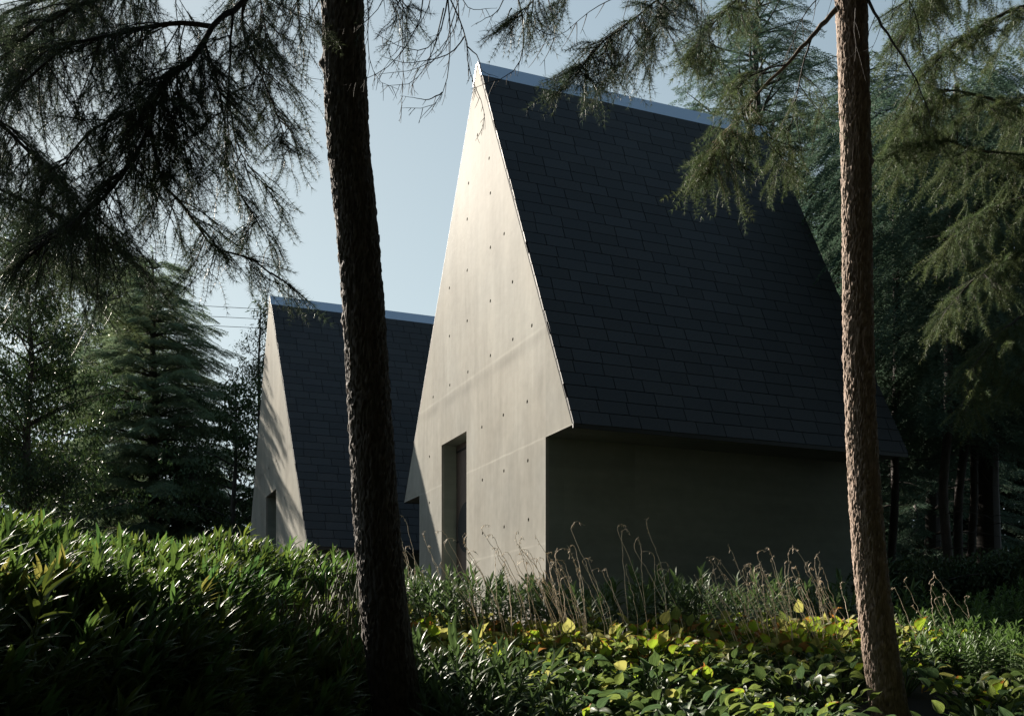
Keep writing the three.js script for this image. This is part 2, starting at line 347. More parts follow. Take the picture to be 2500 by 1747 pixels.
const twigs = [1, 2, 3, 4].map((s) => needleTwig(s, 0.2, 9, 9, 0.036, 0.0018));
const twigsFar = [5, 6, 7].map((s) => needleTwig(s, 0.24, 9, 9, 0.042, 0.0029));

function sprayGeo(seed, droop) {           // a flat conifer spray, 1 long along +y, upper side +z
  const R = rng(seed), T = new Tris();
  const tuft = (p, d, l, w, n) => { for (let i = 0; i < n; i++) { const e = d.clone().add(V((R() - 0.5) * 1.1, (R() - 0.5) * 1.1, (R() - 0.3) * 0.8)).normalize(), s = e.clone().cross(V(R() - 0.5, R() - 0.5, R() - 0.5)).normalize().multiplyScalar(w / 2); T.tri(p.clone().add(s), p.clone().sub(s), p.clone().add(e.multiplyScalar(l * (0.7 + R() * 0.6)))); } };
  for (let i = 0; i < 13; i++) {
    const t = (i + 0.5) / 13, c = V((R() - 0.5) * 0.03, t, -droop * t * t);
    tuft(c, V(0, 1, 0), 0.09, 0.022, 3);
    for (const sd of [-1, 1]) {
      const len = 0.34 * (1 - t * 0.72) * (0.7 + 0.6 * R()), d = V(sd * 0.82, 0.57, -0.1 - 0.25 * R()).normalize();
      for (let k = 1; k <= 3; k++) tuft(c.clone().add(d.clone().multiplyScalar(len * k / 3)).add(V(0, 0, -0.12 * len * k)), d, 0.085, 0.022, 3);
    }
  }
  return T.geo();
}
const sprays = [1, 2, 3].map((s) => sprayGeo(s, 0.15)), spraysHang = [4, 5, 6].map((s) => sprayGeo(s, 0.45));
function leafClump(seed, n, size, leafL, leafW) {
  const R = rng(seed), T = new Tris();
  for (let i = 0; i < n; i++) {
    const p = V(R() - 0.5, R() - 0.5, R() - 0.5).multiplyScalar(size), d = V(R() - 0.5, R() * 0.6 - 0.6, R() - 0.5).normalize(), u = V(R() - 0.5, R() + 0.2, R() - 0.5);
    blade(T, p, d, u, leafL * (0.7 + 0.6 * R()), leafW, 0.2, 0.2, 2);
  }
  return T.geo();
}
const clumps = [1, 2, 3].map((s) => leafClump(s, 26, 0.45, 0.11, 0.05)), clumpsThin = [4, 5, 6].map((s) => leafClump(s, 26, 0.42, 0.13, 0.028)), clumpsBig = [7, 8].map((s) => leafClump(s, 40, 1.3, 0.4, 0.2));

// ------------------------------------------------------------------ bark
function worley(x, y, per) {                 // nearest two feature points on a grid that wraps round the trunk
  const ix = Math.floor(x), iy = Math.floor(y); let f1 = 9, f2 = 9, id = 0;
  for (let j = -1; j <= 1; j++) for (let i = -1; i <= 1; i++) {
    const cx = ix + i, cy = iy + j, wx = ((cx % per) + per) % per;
    let h = Math.imul(wx + 57, 374761393) ^ Math.imul(cy + 1013, 668265263); h = Math.imul(h ^ (h >>> 13), 1274126177); h ^= h >>> 16;
    const px = cx + 0.1 + 0.8 * ((h & 1023) / 1023), py = cy + 0.1 + 0.8 * (((h >>> 10) & 1023) / 1023), d = Math.hypot(px - x, py - y);
    if (d < f1) { f2 = f1; f1 = d; id = h >>> 20; } else if (d < f2) f2 = d;
  }
  return [f1, f2, (id & 255) / 255];
}
function barkTrunk(path, radii, sides, rings, plates, depth, seed, knots = []) {
  const cv = new THREE.CatmullRomCurve3(path, false, 'centripetal'), pts = cv.getSpacedPoints(rings), len = cv.getLength();
  const rad = (t) => { const f = t * (radii.length - 1), i = Math.min(radii.length - 2, Math.floor(f)); return lerp(radii[i], radii[i + 1], f - i); };
  const pos = [], uv = [], idx = [], col = [];
  for (let i = 0; i <= rings; i++) {
    const t = i / rings, p = pts[i], d = pts[Math.min(rings, i + 1)].clone().sub(pts[Math.max(0, i - 1)]).normalize();
    const e1 = V(1, 0, 0).sub(d.clone().multiplyScalar(d.x)).normalize(), e2 = e1.clone().cross(d), r0 = rad(t), y = t * len;
    for (let k = 0; k <= sides; k++) {
      const a = k / sides * Math.PI * 2, ca = Math.cos(a), sa = Math.sin(a);
      const w1 = noise.noise(ca * 3, y * 6, sa * 3 + seed), w2 = noise.noise(ca * 9 + 5, y * 16, sa * 9), cell = 2 * Math.PI * r0 / plates;
      const wx = k / sides * plates + 0.55 * w1 + 0.3 * w2;
      const [f1, f2, id] = worley(wx + plates * 2, y / (cell * 1.35) + 0.7 * noise.noise(ca * 3 + 7, y * 5 + 9, sa * 3) + 0.3 * w2, plates);
      const [g1, g2] = worley(wx * 2 + plates, y / (cell * 0.9) + 0.5 + w1, plates * 2);
      const flake = smooth(0.0, 0.16, f2 - f1) * (0.35 + 0.75 * id), h = flake + 0.3 * smooth(0.0, 0.2, g2 - g1) + 0.7 * fbm(ca * 5, y * 11, sa * 5 + seed, 5) - 0.25 * (f1 - 0.4) * (id - 0.5);
      let r = r0 + depth * (h - 0.6) + 0.035 * r0 * noise.noise(ca * 1.4, y * 1.5, sa * 1.4 + seed);
      for (const [ky, ka, size, high] of knots) { let da = Math.abs(((a - ka + Math.PI * 3) % (Math.PI * 2)) - Math.PI) * r0, dy = y - ky, q = (da * da + dy * dy) / (size * size); r += high * Math.exp(-q * 1.6) * (0.8 + 0.5 * noise.noise(ca * 20, y * 20, sa * 20)); }
      pos.push(p.x + (e1.x * ca + e2.x * sa) * r, p.y + (e1.y * ca + e2.y * sa) * r, p.z + (e1.z * ca + e2.z * sa) * r);
      uv.push(k / sides * 3, y);
      const c = clamp(0.45 + 0.45 * h + 0.15 * noise.noise(ca * 2, y * 1.1, sa * 2), 0.2, 1.3); col.push(c, c * (0.97 + 0.03 * id), c * (0.92 + 0.1 * id));
    }
  }
  for (let i = 0; i < rings; i++) for (let k = 0; k < sides; k++) { const a = i * (sides + 1) + k, b = a + sides + 1; idx.push(a, a + 1, b, b, a + 1, b + 1); }
  const g = new THREE.BufferGeometry();
  g.setAttribute('position', new THREE.Float32BufferAttribute(pos, 3)); g.setAttribute('uv', new THREE.Float32BufferAttribute(uv, 2)); g.setAttribute('color', new THREE.Float32BufferAttribute(col, 3)); g.setIndex(idx); g.computeVertexNormals();
  return g;
}
const barkGrain = dataMap(512, 512, (u, v) => { const n = 0.75 + 0.5 * fbm(u * 30, v * 12, 2, 4); return [n, n, n]; });
const barkMat = (c) => new THREE.MeshStandardMaterial({ color: rgb(...c), vertexColors: true, map: barkGrain, bumpMap: barkGrain, bumpScale: 0.004, roughness: 0.85 });
const barkDark = barkMat([0.095, 0.077, 0.064]), barkTan = barkMat([0.335, 0.245, 0.185]), barkShade = barkMat([0.06, 0.05, 0.043]);  // barkShade: bark darkened so the thin trunks carry their shade in the colour

// ------------------------------------------------------------------ boughs with hanging needles
function bough(tree, pts, r0, r1, o) {
  const R = rng(o.seed), cv = new THREE.CatmullRomCurve3(pts, false, 'centripetal'), len = cv.getLength(), n = Math.max(10, Math.round(len * 14));
  const line = cv.getSpacedPoints(n), wood = [], leaf = [];
  for (let i = 1; i < n; i++) line[i].add(V(R() - 0.5, R() - 0.5, R() - 0.5).multiplyScalar(0.25 * r0 + 0.004));
  wood.push(tube(line, (t) => lerp(r0, r1, Math.pow(t, 0.7)), 8));
  const count = Math.round(len * o.per);
  const hang = (start, dir, L, r, depth) => {
    const arc = o.curl ? (R() < 0.75 ? -1 : 1) * (0.5 + R()) * o.curl : 0, roll = (R() - 0.5) * 1.2;                     // a drooping side shoot
    const p = [start.clone()], d = dir.clone().normalize(), m = Math.max(4, Math.round(L / 0.05)), st = L / m, fall = o.fall * (0.6 + 0.8 * R());
    for (let i = 0; i < m; i++) { if (o.curl) { const u = i / m, bend = arc * st * (0.3 + 1.6 * u * u), cx = d.x; d.x += bend * -d.y + (R() - 0.5) * 0.05; d.y += bend * cx - 0.6 * fall * st * (1 - u) + (R() - 0.5) * 0.04; d.z += roll * st * (0.4 - u); } else { d.y -= fall * st; d.x += (R() - 0.5) * 0.22; d.z += (R() - 0.5) * 0.22; } d.normalize(); p.push(p[i].clone().add(d.clone().multiplyScalar(st))); }
    wood.push(tube(p, [r, Math.max(0.0008, r * 0.35)], 4));
    if (depth < (o.deep ?? 1)) for (let i = 1; i < m; i++) if (R() < (o.fork ?? 0.35)) { const a = R() * 6.28, e = p[i + 1 > m ? m : i + 1].clone().sub(p[i]).normalize().add(V(Math.cos(a), -0.1, Math.sin(a)).multiplyScalar(0.9)).normalize(); hang(p[i], e, L * (0.25 + 0.35 * R()), r * 0.6, depth + 1); }
    if (o.needles) for (let i = 1; i <= m; i++) {
      const e = p[i].clone().sub(p[i - 1]).normalize();
      if (R() < o.needles) { const a = R() * 6.28; leaf.push(placed(p[i], e.clone().multiplyScalar(0.6).add(V(Math.cos(a) * 0.55, -0.35 - 0.4 * R(), Math.sin(a) * 0.55)).normalize(), R() * 6.28, (o.size ?? 1) * (0.4 + 0.6 * R()))); }
      if (i === m || R() < o.needles * 0.8) leaf.push(placed(p[i - 1], e, R() * 6.28, (o.size ?? 1) * (0.6 + 0.5 * R())));
    }
  };
  for (let i = 0; i < count; i++) {
    const t = (o.from ?? 0.15) + (1 - (o.from ?? 0.15)) * (i + R()) / count, p = cv.getPoint(clamp(t)), tan = cv.getTangent(clamp(t)), a = R() * 6.28;
    const d = tan.clone().multiplyScalar(0.5 + 0.4 * R()).add(V(Math.cos(a), 0.1 - 0.5 * R(), Math.sin(a)).multiplyScalar(0.75));
    if (o.curl) d.set((R() - 0.62) * 1.1, -0.75 - 0.3 * R(), (R() - 0.5) * 0.7).add(tan.clone().multiplyScalar(0.35)).normalize();
    hang(p, d, lerp(o.long[0], o.long[1], R()) * (1 - 0.35 * t), o.thin ?? 0.0035, 0);
  }
  hang(line[n], cv.getTangent(1), o.long[0], r1, 0);
  const b = part('bough', mergeGeometries(wood.map((g) => g.toNonIndexed())), o.wood ?? M.twig, tree);
  if (leaf.length) { b.userData.n = leaf.length; delete b.userData.n; copies('needles', o.geos ?? twigs, o.mat ?? M.needle, leaf, b, tintAround(0.3, 0.25), o.seed); }
  return leaf.length;
}
const P = (list) => list.map(([x, y, z]) => at(x, y, z));

// ------------------------------------------------------------------ left trunk and its boughs
{
  const t = thing('cedar_tree', 'dark leaning trunk in front of the gap between the two houses, with drooping boughs', 'tree', V(0, 0, 0));
  const Z = 5.8, path = P([[1000, 1930, Z], [973, 1747, Z], [942, 1525, Z], [922, 1307, Z], [898, 926, Z], [875, 594, Z], [851, 360, Z], [835, 0, Z], [822, -400, Z]]);
  path.push(V(-1.12, 8.6, -5.75), V(-1.3, 12.5, -5.6));
  const g = barkTrunk(path, [0.140, 0.124, 0.113, 0.110, 0.113, 0.112, 0.111, 0.108, 0.10, 0.08, 0.04], 160, 900, 27, 0.012, 4, [[4.02, Math.PI, 0.035, 0.034], [2.6, Math.PI * 0.95, 0.03, 0.009], [3.5, 2.7, 0.035, 0.009], [2.95, 3.1, 0.03, 0.012]]);
  part('trunk', g, barkDark, t);
  let s = 100, count = 0;
  const base = { per: 20, fall: 1.9, long: [0.28, 0.62], needles: 0.37, fork: 0.36, deep: 1 };
  const add = (pts, r0, r1, o = {}) => { count += bough(t, P(pts), r0, r1, { ...base, seed: s++, ...o }); };
  add([[800, -420, 5.75], [710, -130, 5.2], [598, 0, 4.9], [519, 65, 4.7], [476, 140, 4.6], [428, 172, 4.55], [384, 218, 4.5], [366, 300, 4.45], [323, 388, 4.4], [253, 480, 4.35], [188, 537, 4.3], [100, 600, 4.2]], 0.026, 0.006, { from: 0.3, per: 20 });
  add([[366, 305, 4.45], [380, 384, 4.45], [397, 445, 4.45], [436, 489, 4.5], [480, 545, 4.5], [524, 602, 4.5], [611, 633, 4.55], [690, 685, 4.6]], 0.009, 0.003, { long: [0.14, 0.3], per: 22 });
  add([[519, 65, 4.7], [460, 58, 4.7], [393, 61, 4.65], [327, 74, 4.6], [240, 92, 4.5], [166, 110, 4.5], [60, 200, 4.4]], 0.012, 0.005, { per: 28 });
  add([[560, -90, 5.7], [380, -60, 5.5], [220, 0, 5.3], [60, 90, 5.0], [-80, 240, 4.9]], 0.02, 0.006, { per: 30 });
  add([[480, -120, 6.3], [300, -70, 6.1], [150, -20, 6.0], [0, 40, 5.8], [-140, 120, 5.8]], 0.02, 0.006, { per: 34, long: [0.4, 0.8] });
  add([[-160, 150, 5.4], [-40, 260, 5.0], [60, 360, 4.9], [150, 440, 4.8], [230, 560, 4.8]], 0.016, 0.005, { per: 28 });
  add([[-220, 330, 5.6], [-80, 420, 5.4], [40, 480, 5.2], [180, 540, 5.2], [330, 640, 5.1]], 0.014, 0.004, { long: [0.2, 0.4], per: 17 });
  add([[-220, 520, 5.9], [-80, 560, 5.6], [60, 600, 5.4], [150, 640, 5.4], [230, 730, 5.4]], 0.012, 0.004, { long: [0.18, 0.34], per: 16, mat: M.needleWarm });
  add([[598, 0, 4.9], [590, 60, 4.85], [640, 190, 4.8], [680, 290, 4.75], [705, 370, 4.7]], 0.008, 0.002, { long: [0.12, 0.3], per: 18 });
  add([[567, 30, 4.8], [562, 120, 4.75], [560, 250, 4.7], [590, 380, 4.7], [660, 470, 4.7]], 0.007, 0.002, { long: [0.12, 0.34], per: 18 });
  add([[497, 100, 4.65], [530, 200, 4.6], [548, 300, 4.6], [560, 420, 4.6], [640, 560, 4.65]], 0.007, 0.002, { long: [0.12, 0.3], per: 18 });
  add([[428, 172, 4.55], [440, 280, 4.5], [455, 400, 4.5]], 0.006, 0.002, { long: [0.2, 0.32], per: 22 });
  add([[371, 262, 4.47], [300, 280, 4.5], [220, 320, 4.5], [140, 420, 4.5]], 0.008, 0.003, { per: 20, long: [0.22, 0.42] });
  add([[640, -140, 5.8], [620, -40, 5.5], [640, 20, 5.2], [650, 120, 5.1]], 0.008, 0.003, { per: 18, long: [0.3, 0.5] });
  add([[860, -260, 5.8], [790, -160, 5.5], [740, -60, 5.3], [720, 20, 5.2]], 0.01, 0.003, { per: 11, from: 0.35, long: [0.2, 0.45], needles: 0.3 });
  add([[835, -150, 5.8], [900, -100, 5.7], [950, -40, 5.6], [985, 20, 5.5]], 0.008, 0.003, { per: 12, from: 0.4, long: [0.14, 0.3], needles: 0.3 });
  // bare boughs that hang before the sky
  const bare = { needles: 0, per: 15, fall: 0.6, curl: 3, long: [0.03, 0.13], fork: 0.12, thin: 0.0018, from: 0.1 };
  const arcs = [[[840, -330], [1000, -180], [1092, -20], [1127, 65], [1140, 113], [1144, 165], [1157, 209], [1181, 270], [1177, 316]], [[1140, 113], [1166, 139], [1179, 174], [1205, 184]], [[1180, -190], [1266, 0], [1277, 52], [1273, 139], [1253, 174], [1210, 198], [1162, 213]], [[1092, -20], [1098, 131], [1079, 231], [1048, 261], [992, 263]], [[1080, 225], [1048, 242], [990, 235]],
    [[975, -180], [983, 0], [983, 131], [983, 218], [979, 287]], [[880, -120], [900, 26], [898, 109], [909, 165], [931, 200], [961, 213]], [[1092, 0], [1070, 87], [1031, 122], [970, 109], [926, 87]], [[1083, 20], [1048, 144], [1005, 200], [944, 209]], [[1135, 87], [1105, 126], [1044, 148], [985, 152], [940, 140]], [[1244, -40], [1214, 26], [1162, 57]], [[1249, 20], [1223, 66], [1183, 74]],
    [[1020, -160], [1005, 0], [970, 52], [926, 78]], [[1057, -140], [1050, 0], [1022, 61], [979, 100], [930, 112]], [[1040, -60], [1020, 60], [960, 150], [900, 190], [850, 205]], [[1060, -100], [1120, 20], [1090, 100], [1020, 170], [1005, 215]], [[1150, -120], [1110, 30], [1075, 130], [1010, 170], [930, 180]], [[960, -120], [930, 10], [880, 60], [840, 70]], [[820, -80], [760, 40], [720, 150], [735, 185], [790, 195]], [[1100, -60], [1148, 20], [1200, 20]]];
  arcs.forEach((a, i) => add(a.map(([x, y]) => [x, y, 5.5 + 0.12 * ((i * 5) % 7) - 0.3]), a.length > 6 ? 0.009 : 0.0042, 0.0011, bare));
  console.log('left twigs', count);
}
// ------------------------------------------------------------------ right trunk and its boughs
{
  const t = thing('cedar_tree', 'straighter rough trunk before the dark slate roof, its bark half sunlit', 'tree', V(0, 0, 0));
  const Z = 7.0, path = P([[2215, 1930, Z], [2175, 1747, Z], [2142, 1525, Z], [2119, 1307, Z], [2099, 926, Z], [2093, 594, Z], [2090, 360, Z], [2078, 0, Z], [2060, -400, Z]]);
  path.push(V(2.1, 9.5, -6.95), V(2.0, 13.5, -6.9));
  const g = barkTrunk(path, [0.124, 0.107, 0.094, 0.092, 0.097, 0.094, 0.089, 0.085, 0.08, 0.06, 0.03], 160, 960, 25, 0.011, 9, [[2.9, 3.3, 0.035, 0.013], [3.6, 2.6, 0.03, 0.010], [2.4, 3.1, 0.035, 0.009], [4.2, 0.1, 0.045, 0.022], [4.0, 2.8, 0.035, 0.012]]);
  part('trunk', g, barkTan, t);
  let s = 200, count = 0;
  const base = { per: 16, fall: 1.8, long: [0.25, 0.55], needles: 0.42, fork: 0.36, mat: M.needleWarm };
  const add = (pts, r0, r1, o = {}) => { count += bough(t, P(pts), r0, r1, { ...base, seed: s++, ...o }); };
  add([[2045, 20, 6.9], [1984, 86, 6.7], [1921, 157, 6.6], [1851, 227, 6.5], [1804, 292, 6.4], [1778, 328, 6.4], [1752, 360, 6.4], [1738, 400, 6.4]], 0.02, 0.004, { from: 0.42, per: 16, long: [0.14, 0.42], wood: M.bough });
  add([[1984, 86, 6.7], [1960, 160, 6.6], [1945, 240, 6.5], [1925, 330, 6.5], [1905, 400, 6.5]], 0.007, 0.002, { per: 13, from: 0.3, long: [0.16, 0.38] });
  add([[1851, 227, 6.5], [1850, 290, 6.4], [1880, 350, 6.4], [1915, 390, 6.4]], 0.006, 0.002, { per: 15, long: [0.15, 0.32], from: 0.1 });
  add([[1921, 157, 6.6], [1870, 170, 6.4], [1820, 195, 6.3], [1775, 262, 6.2]], 0.006, 0.002, { per: 13, long: [0.15, 0.35], from: 0.2 });
  add([[2060, -300, 6.9], [1900, -140, 6.3], [1730, -40, 5.7], [1620, -10, 5.3], [1540, 50, 5.2], [1460, 115, 5.1], [1412, 175, 5.1]], 0.018, 0.003, { from: 0.4, per: 12, long: [0.07, 0.2], mat: M.needle, needles: 0.42 });
  add([[1640, -30, 5.4], [1590, 60, 5.3], [1540, 120, 5.3], [1500, 170, 5.3]], 0.007, 0.002, { per: 12, long: [0.1, 0.2], from: 0.05, mat: M.needle, needles: 0.42 });
  add([[2060, -200, 6.9], [1940, -90, 6.5], [1820, -20, 6.1], [1740, 60, 6.0], [1700, 130, 5.9]], 0.012, 0.003, { from: 0.3, per: 16, long: [0.15, 0.36], needles: 0.35 });
  add([[1800, -120, 6.1], [1720, -40, 5.8], [1640, 30, 5.7], [1590, 110, 5.7]], 0.008, 0.002, { per: 14, long: [0.1, 0.26], mat: M.needle });
  add([[1700, -160, 5.7], [1500, -90, 5.4], [1380, -40, 5.2], [1300, 0, 5.1], [1270, 40, 5.1]], 0.007, 0.0015, { from: 0.4, per: 8, long: [0.08, 0.18], needles: 0.5, mat: M.needle });
  add([[1640, -100, 5.6], [1560, -30, 5.5], [1450, 20, 5.4], [1390, 70, 5.4], [1325, 110, 5.4]], 0.0045, 0.001, { needles: 0, per: 9, curl: 2, long: [0.1, 0.26], fork: 0.1, thin: 0.0025 });
  const bare = { needles: 0, per: 9, curl: 2.2, fall: 1.0, long: [0.16, 0.42], fork: 0.22, thin: 0.0028 };
  add([[2110, -20, 6.95], [2150, 55, 6.8], [2195, 125, 6.7], [2235, 190, 6.6], [2260, 250, 6.6]], 0.013, 0.003, bare);
  add([[2070, -80, 6.95], [2010, -20, 6.8], [1950, 60, 6.7], [1930, 120, 6.7]], 0.008, 0.0015, bare);
  add([[2110, -120, 6.95], [2180, -60, 6.8], [2230, 20, 6.7], [2250, 90, 6.7]], 0.008, 0.0015, bare);
  add([[2090, 20, 6.85], [2088, 90, 6.75], [2105, 160, 6.75]], 0.0045, 0.0015, { ...bare, per: 4, long: [0.1, 0.16] });
  console.log('right twigs', count);
}
// ------------------------------------------------------------------ cedar that reaches in from beyond the right edge
{
  const t = thing('cedar_tree', 'cedar reaching in from beside the frame, sunlit olive sprays hanging over shade', 'tree', V(0, 0, 0));
  const Z = 9.7, path = P([[2720, 1800, Z], [2700, 1200, Z], [2690, 500, Z], [2680, -200, Z]]); path.push(V(5.3, 11.5, -9.6), V(5.2, 14, -9.5));
  part('trunk', barkTrunk(path, [0.22, 0.19, 0.17, 0.14, 0.09, 0.05], 48, 160, 17, 0.02, 5), barkDark, t);
  const base = { per: 15, fall: 1.5, long: [0.3, 0.62], needles: 0.45, fork: 0.38, mat: M.needleWarm, geos: twigsFar };
  let s = 300, n = 0; const R = rng(31);
  const add = (pts, r0, r1, o = {}) => { n += bough(t, P(pts), r0, r1, { ...base, seed: s++, ...o }); };
  add([[2690, 0, 9.63], [2560, 0, 9.21], [2440, 40, 8.87], [2330, 110, 8.62], [2250, 190, 8.53]], 0.03, 0.005);
  add([[2690, 130, 9.63], [2580, 180, 9.21], [2470, 250, 8.96], [2380, 230, 8.79], [2290, 222, 8.62], [2230, 280, 8.53]], 0.03, 0.005, { per: 15 });
  add([[2690, 300, 9.63], [2560, 372, 9.21], [2450, 372, 8.96], [2360, 360, 8.79], [2290, 340, 8.70], [2210, 350, 8.62]], 0.03, 0.004, { per: 15 });
  add([[2690, -200, 9.63], [2540, -190, 9.13], [2400, -110, 8.70], [2300, -30, 8.53], [2220, 60, 8.45]], 0.03, 0.005, { long: [0.3, 0.6] });
  add([[2690, -260, 9.63], [2500, -260, 8.79], [2380, -180, 8.37], [2310, -110, 8.20], [2250, -40, 8.11]], 0.03, 0.005, { long: [0.3, 0.6] });
  add([[2690, 420, 9.63], [2600, 430, 9.46], [2500, 480, 9.29], [2400, 520, 9.21], [2320, 590, 9.13]], 0.028, 0.005, { long: [0.3, 0.7] });
  add([[2690, 480, 9.63], [2600, 560, 9.46], [2520, 600, 9.38], [2440, 640, 9.29], [2360, 700, 9.21], [2310, 760, 9.21]], 0.024, 0.005, { long: [0.25, 0.55] });
  add([[2690, 640, 9.63], [2620, 700, 9.55], [2540, 740, 9.46], [2460, 800, 9.38], [2390, 880, 9.38], [2360, 960, 9.38]], 0.022, 0.005, { long: [0.2, 0.5], per: 18 });
  add([[2690, 700, 9.63], [2610, 800, 9.46], [2540, 860, 9.46], [2470, 930, 9.46]], 0.018, 0.005, { long: [0.2, 0.45], needles: 0.45, per: 14 });
  console.log('edge twigs', n);
}

// ------------------------------------------------------------------ background trees
function conifer(o) {
  const R = rng(o.seed), y0 = groundY(o.x, o.z), t = thing('conifer_tree', o.label, 'tree', V(o.x, y0, -o.z), o.group);
  const trunkPts = []; for (let i = 0; i <= 8; i++) trunkPts.push(V((R() - 0.5) * 0.12, o.h * i / 8 - 0.1, (R() - 0.5) * 0.12));
  const wood = [tube(trunkPts, [o.r ?? 0.2, 0.02], 10)], leaf = [];
  const levels = o.levels ?? 22;
  for (let l = 0; l < levels; l++) {
    const f = (l + 0.5 * R()) / levels, y = lerp(o.bare ?? 1.2, o.h * 0.985, Math.pow(f, 0.9)), k = 1 - (y / o.h), reach = o.w * Math.pow(k, o.taper ?? 0.85) + 0.18;
    const n = Math.max(4, Math.round((o.whorl ?? 7) * (0.7 + 0.5 * R()))), a0 = R() * 6.28;
    for (let b = 0; b < n; b++) {
      const a = a0 + b / n * 6.28 + (R() - 0.5) * 0.5, L = reach * (0.38 + 0.72 * R()), out = V(Math.cos(a), 0, Math.sin(a)), side = V(-Math.sin(a), 0, Math.cos(a)), rise = (o.rise ?? 0.12) + 0.3 * (1 - k) - 0.1 * R();
      const pt = (s) => V(0, y + L * (rise * s - (o.droop ?? 0.35) * s * s), 0).add(out.clone().multiplyScalar(L * s)).add(side.clone().multiplyScalar(0.08 * L * Math.sin(s * 3 + b)));
      wood.push(tube([0, 0.25, 0.5, 0.75, 1].map(pt), [0.012 + 0.016 * L, 0.004], 4));
      const m = Math.max(3, Math.round(L * (o.dense ?? 7)));
      for (let i = 0; i < m; i++) {
        const s = 0.22 + 0.78 * (i + R()) / m, p = pt(s), sg = i % 2 ? 1 : -1, spread = (1 - s) * 0.9 + 0.15;
        const d = out.clone().multiplyScalar(0.75).add(side.clone().multiplyScalar(sg * spread * (0.6 + 0.6 * R()))).add(V(0, -0.1 - (o.hang ?? 0.2) * R(), 0)).normalize();
        leaf.push(placedFlat(p.add(V(0, (R() - 0.5) * 0.12, 0)), d, V((R() - 0.5) * 0.5, 1, (R() - 0.5) * 0.5), (o.spray ?? 0.62) * (0.6 + 0.6 * R()) * (0.6 + 0.4 * k + 0.1)));
      }
    }
  }
  leaf.push(placedFlat(V(0, o.h - 0.3, 0), V(0, 1, 0), V(1, 0, 0), 0.5));
  part('trunk', mergeGeometries(wood.map((g) => g.toNonIndexed())), M.twig, t);
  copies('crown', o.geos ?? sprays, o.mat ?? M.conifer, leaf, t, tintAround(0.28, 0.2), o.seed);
  return leaf.length;
}
function broadleaf(o) {
  const R = rng(o.seed), y0 = groundY(o.x, o.z), t = thing(o.name ?? 'broadleaf_tree', o.label, o.category ?? 'tree', V(o.x, y0, -o.z), o.group);
  const wood = [], leaf = [], h = o.h, tp = []; for (let i = 0; i <= 6; i++) tp.push(V((R() - 0.5) * 0.15, h * 0.97 * i / 6 - 0.1, (R() - 0.5) * 0.15));
  wood.push(tube(tp, [o.r ?? 0.12, 0.015], 8));
  for (let i = 0; i < o.limbs; i++) {
    const y = lerp(o.bare ?? 0.5, h * 0.96, (i + R()) / o.limbs), k = y / h, L = o.w * Math.pow(Math.sin(Math.PI * clamp(0.12 + 0.86 * k)), 0.7) * (0.45 + 0.7 * R()), a = R() * 6.28, up = o.up ?? 0.5;
    const pt = (s) => V(Math.cos(a) * L * s, y + L * (up * s - 0.25 * s * s), Math.sin(a) * L * s);
    wood.push(tube([0, 0.35, 0.7, 1].map(pt), [0.008 + 0.012 * L, 0.004], 4));
    const m = Math.max(2, Math.round(L * (o.dense ?? 6)));
    for (let j = 0; j < m; j++) { const s = 0.25 + 0.8 * (j + R()) / m, p = pt(s).add(V(R() - 0.5, R() - 0.5, R() - 0.5).multiplyScalar(0.5 * Math.min(1, L))); leaf.push(placed(p, V(R() - 0.5, 1, R() - 0.5).normalize(), R() * 6.28, (o.size ?? 1) * (0.6 + 0.8 * R()))); }
  }
  part('trunk', mergeGeometries(wood.map((g) => g.toNonIndexed())), M.twig, t);
  copies('crown', o.geos ?? clumps, o.mat ?? M.broad, leaf, t, tintAround(0.35, 0.3), o.seed);
}
const put = (X, z) => ({ x: (X - 1250) / FOCAL * z, z });
const topH = (Y, X, z) => EYE + (HORIZON - Y) / FOCAL * z - groundY((X - 1250) / FOCAL * z, z);
const tree = (X, Y, z, f, o) => f({ ...put(X, z), h: topH(Y, X, z), ...o });

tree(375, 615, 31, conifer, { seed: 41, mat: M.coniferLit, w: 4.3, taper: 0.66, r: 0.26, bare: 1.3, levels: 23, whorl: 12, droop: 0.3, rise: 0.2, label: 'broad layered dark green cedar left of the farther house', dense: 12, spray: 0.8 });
tree(70, 480, 22, broadleaf, { seed: 42, w: 1.6, limbs: 90, r: 0.13, bare: 1.5, dense: 12, up: 0.7, geos: clumpsThin, label: 'slender upright leafy tree at the far left with a thin bare trunk' });
tree(255, 560, 40, broadleaf, { seed: 43, w: 3.0, limbs: 90, bare: 2, dense: 10, geos: clumps, label: 'tall loose leafy tree rising behind the layered cedar' });
tree(632, 715, 31, broadleaf, { seed: 44, w: 1.5, limbs: 60, bare: 0.6, dense: 9, geos: clumpsThin, up: 0.8, label: 'slim pale green tree against the farther house gable' });
tree(575, 900, 27.5, broadleaf, { seed: 45, w: 1.6, limbs: 46, bare: 0.2, dense: 8, geos: clumps, label: 'low leafy tree between the layered cedar and farther gable' });
for (const [X, Y, z, s, lab] of [[150, 1010, 27, 46, 'low bushy tree below the slender tree at far left'], [470, 1080, 31, 47, 'low bushy tree seen under the layered cedar branches'], [-60, 900, 30, 48, 'bushy tree cut by the left edge above the hedge'], [300, 1120, 36, 49, 'distant bushy tree seen low behind the cedar trunk']])
  tree(X, Y, z, broadleaf, { seed: s, w: 2.2, limbs: 50, bare: 0.2, dense: 7, geos: clumps, label: lab });
tree(1850, -120, 23, conifer, { seed: 51, w: 4.6, taper: 0.7, r: 0.3, levels: 34, whorl: 8, droop: 0.12, rise: 0.2, hang: 0.25, dense: 8, spray: 0.7, label: 'tall blue green cedar rising behind the nearer house ridge' });
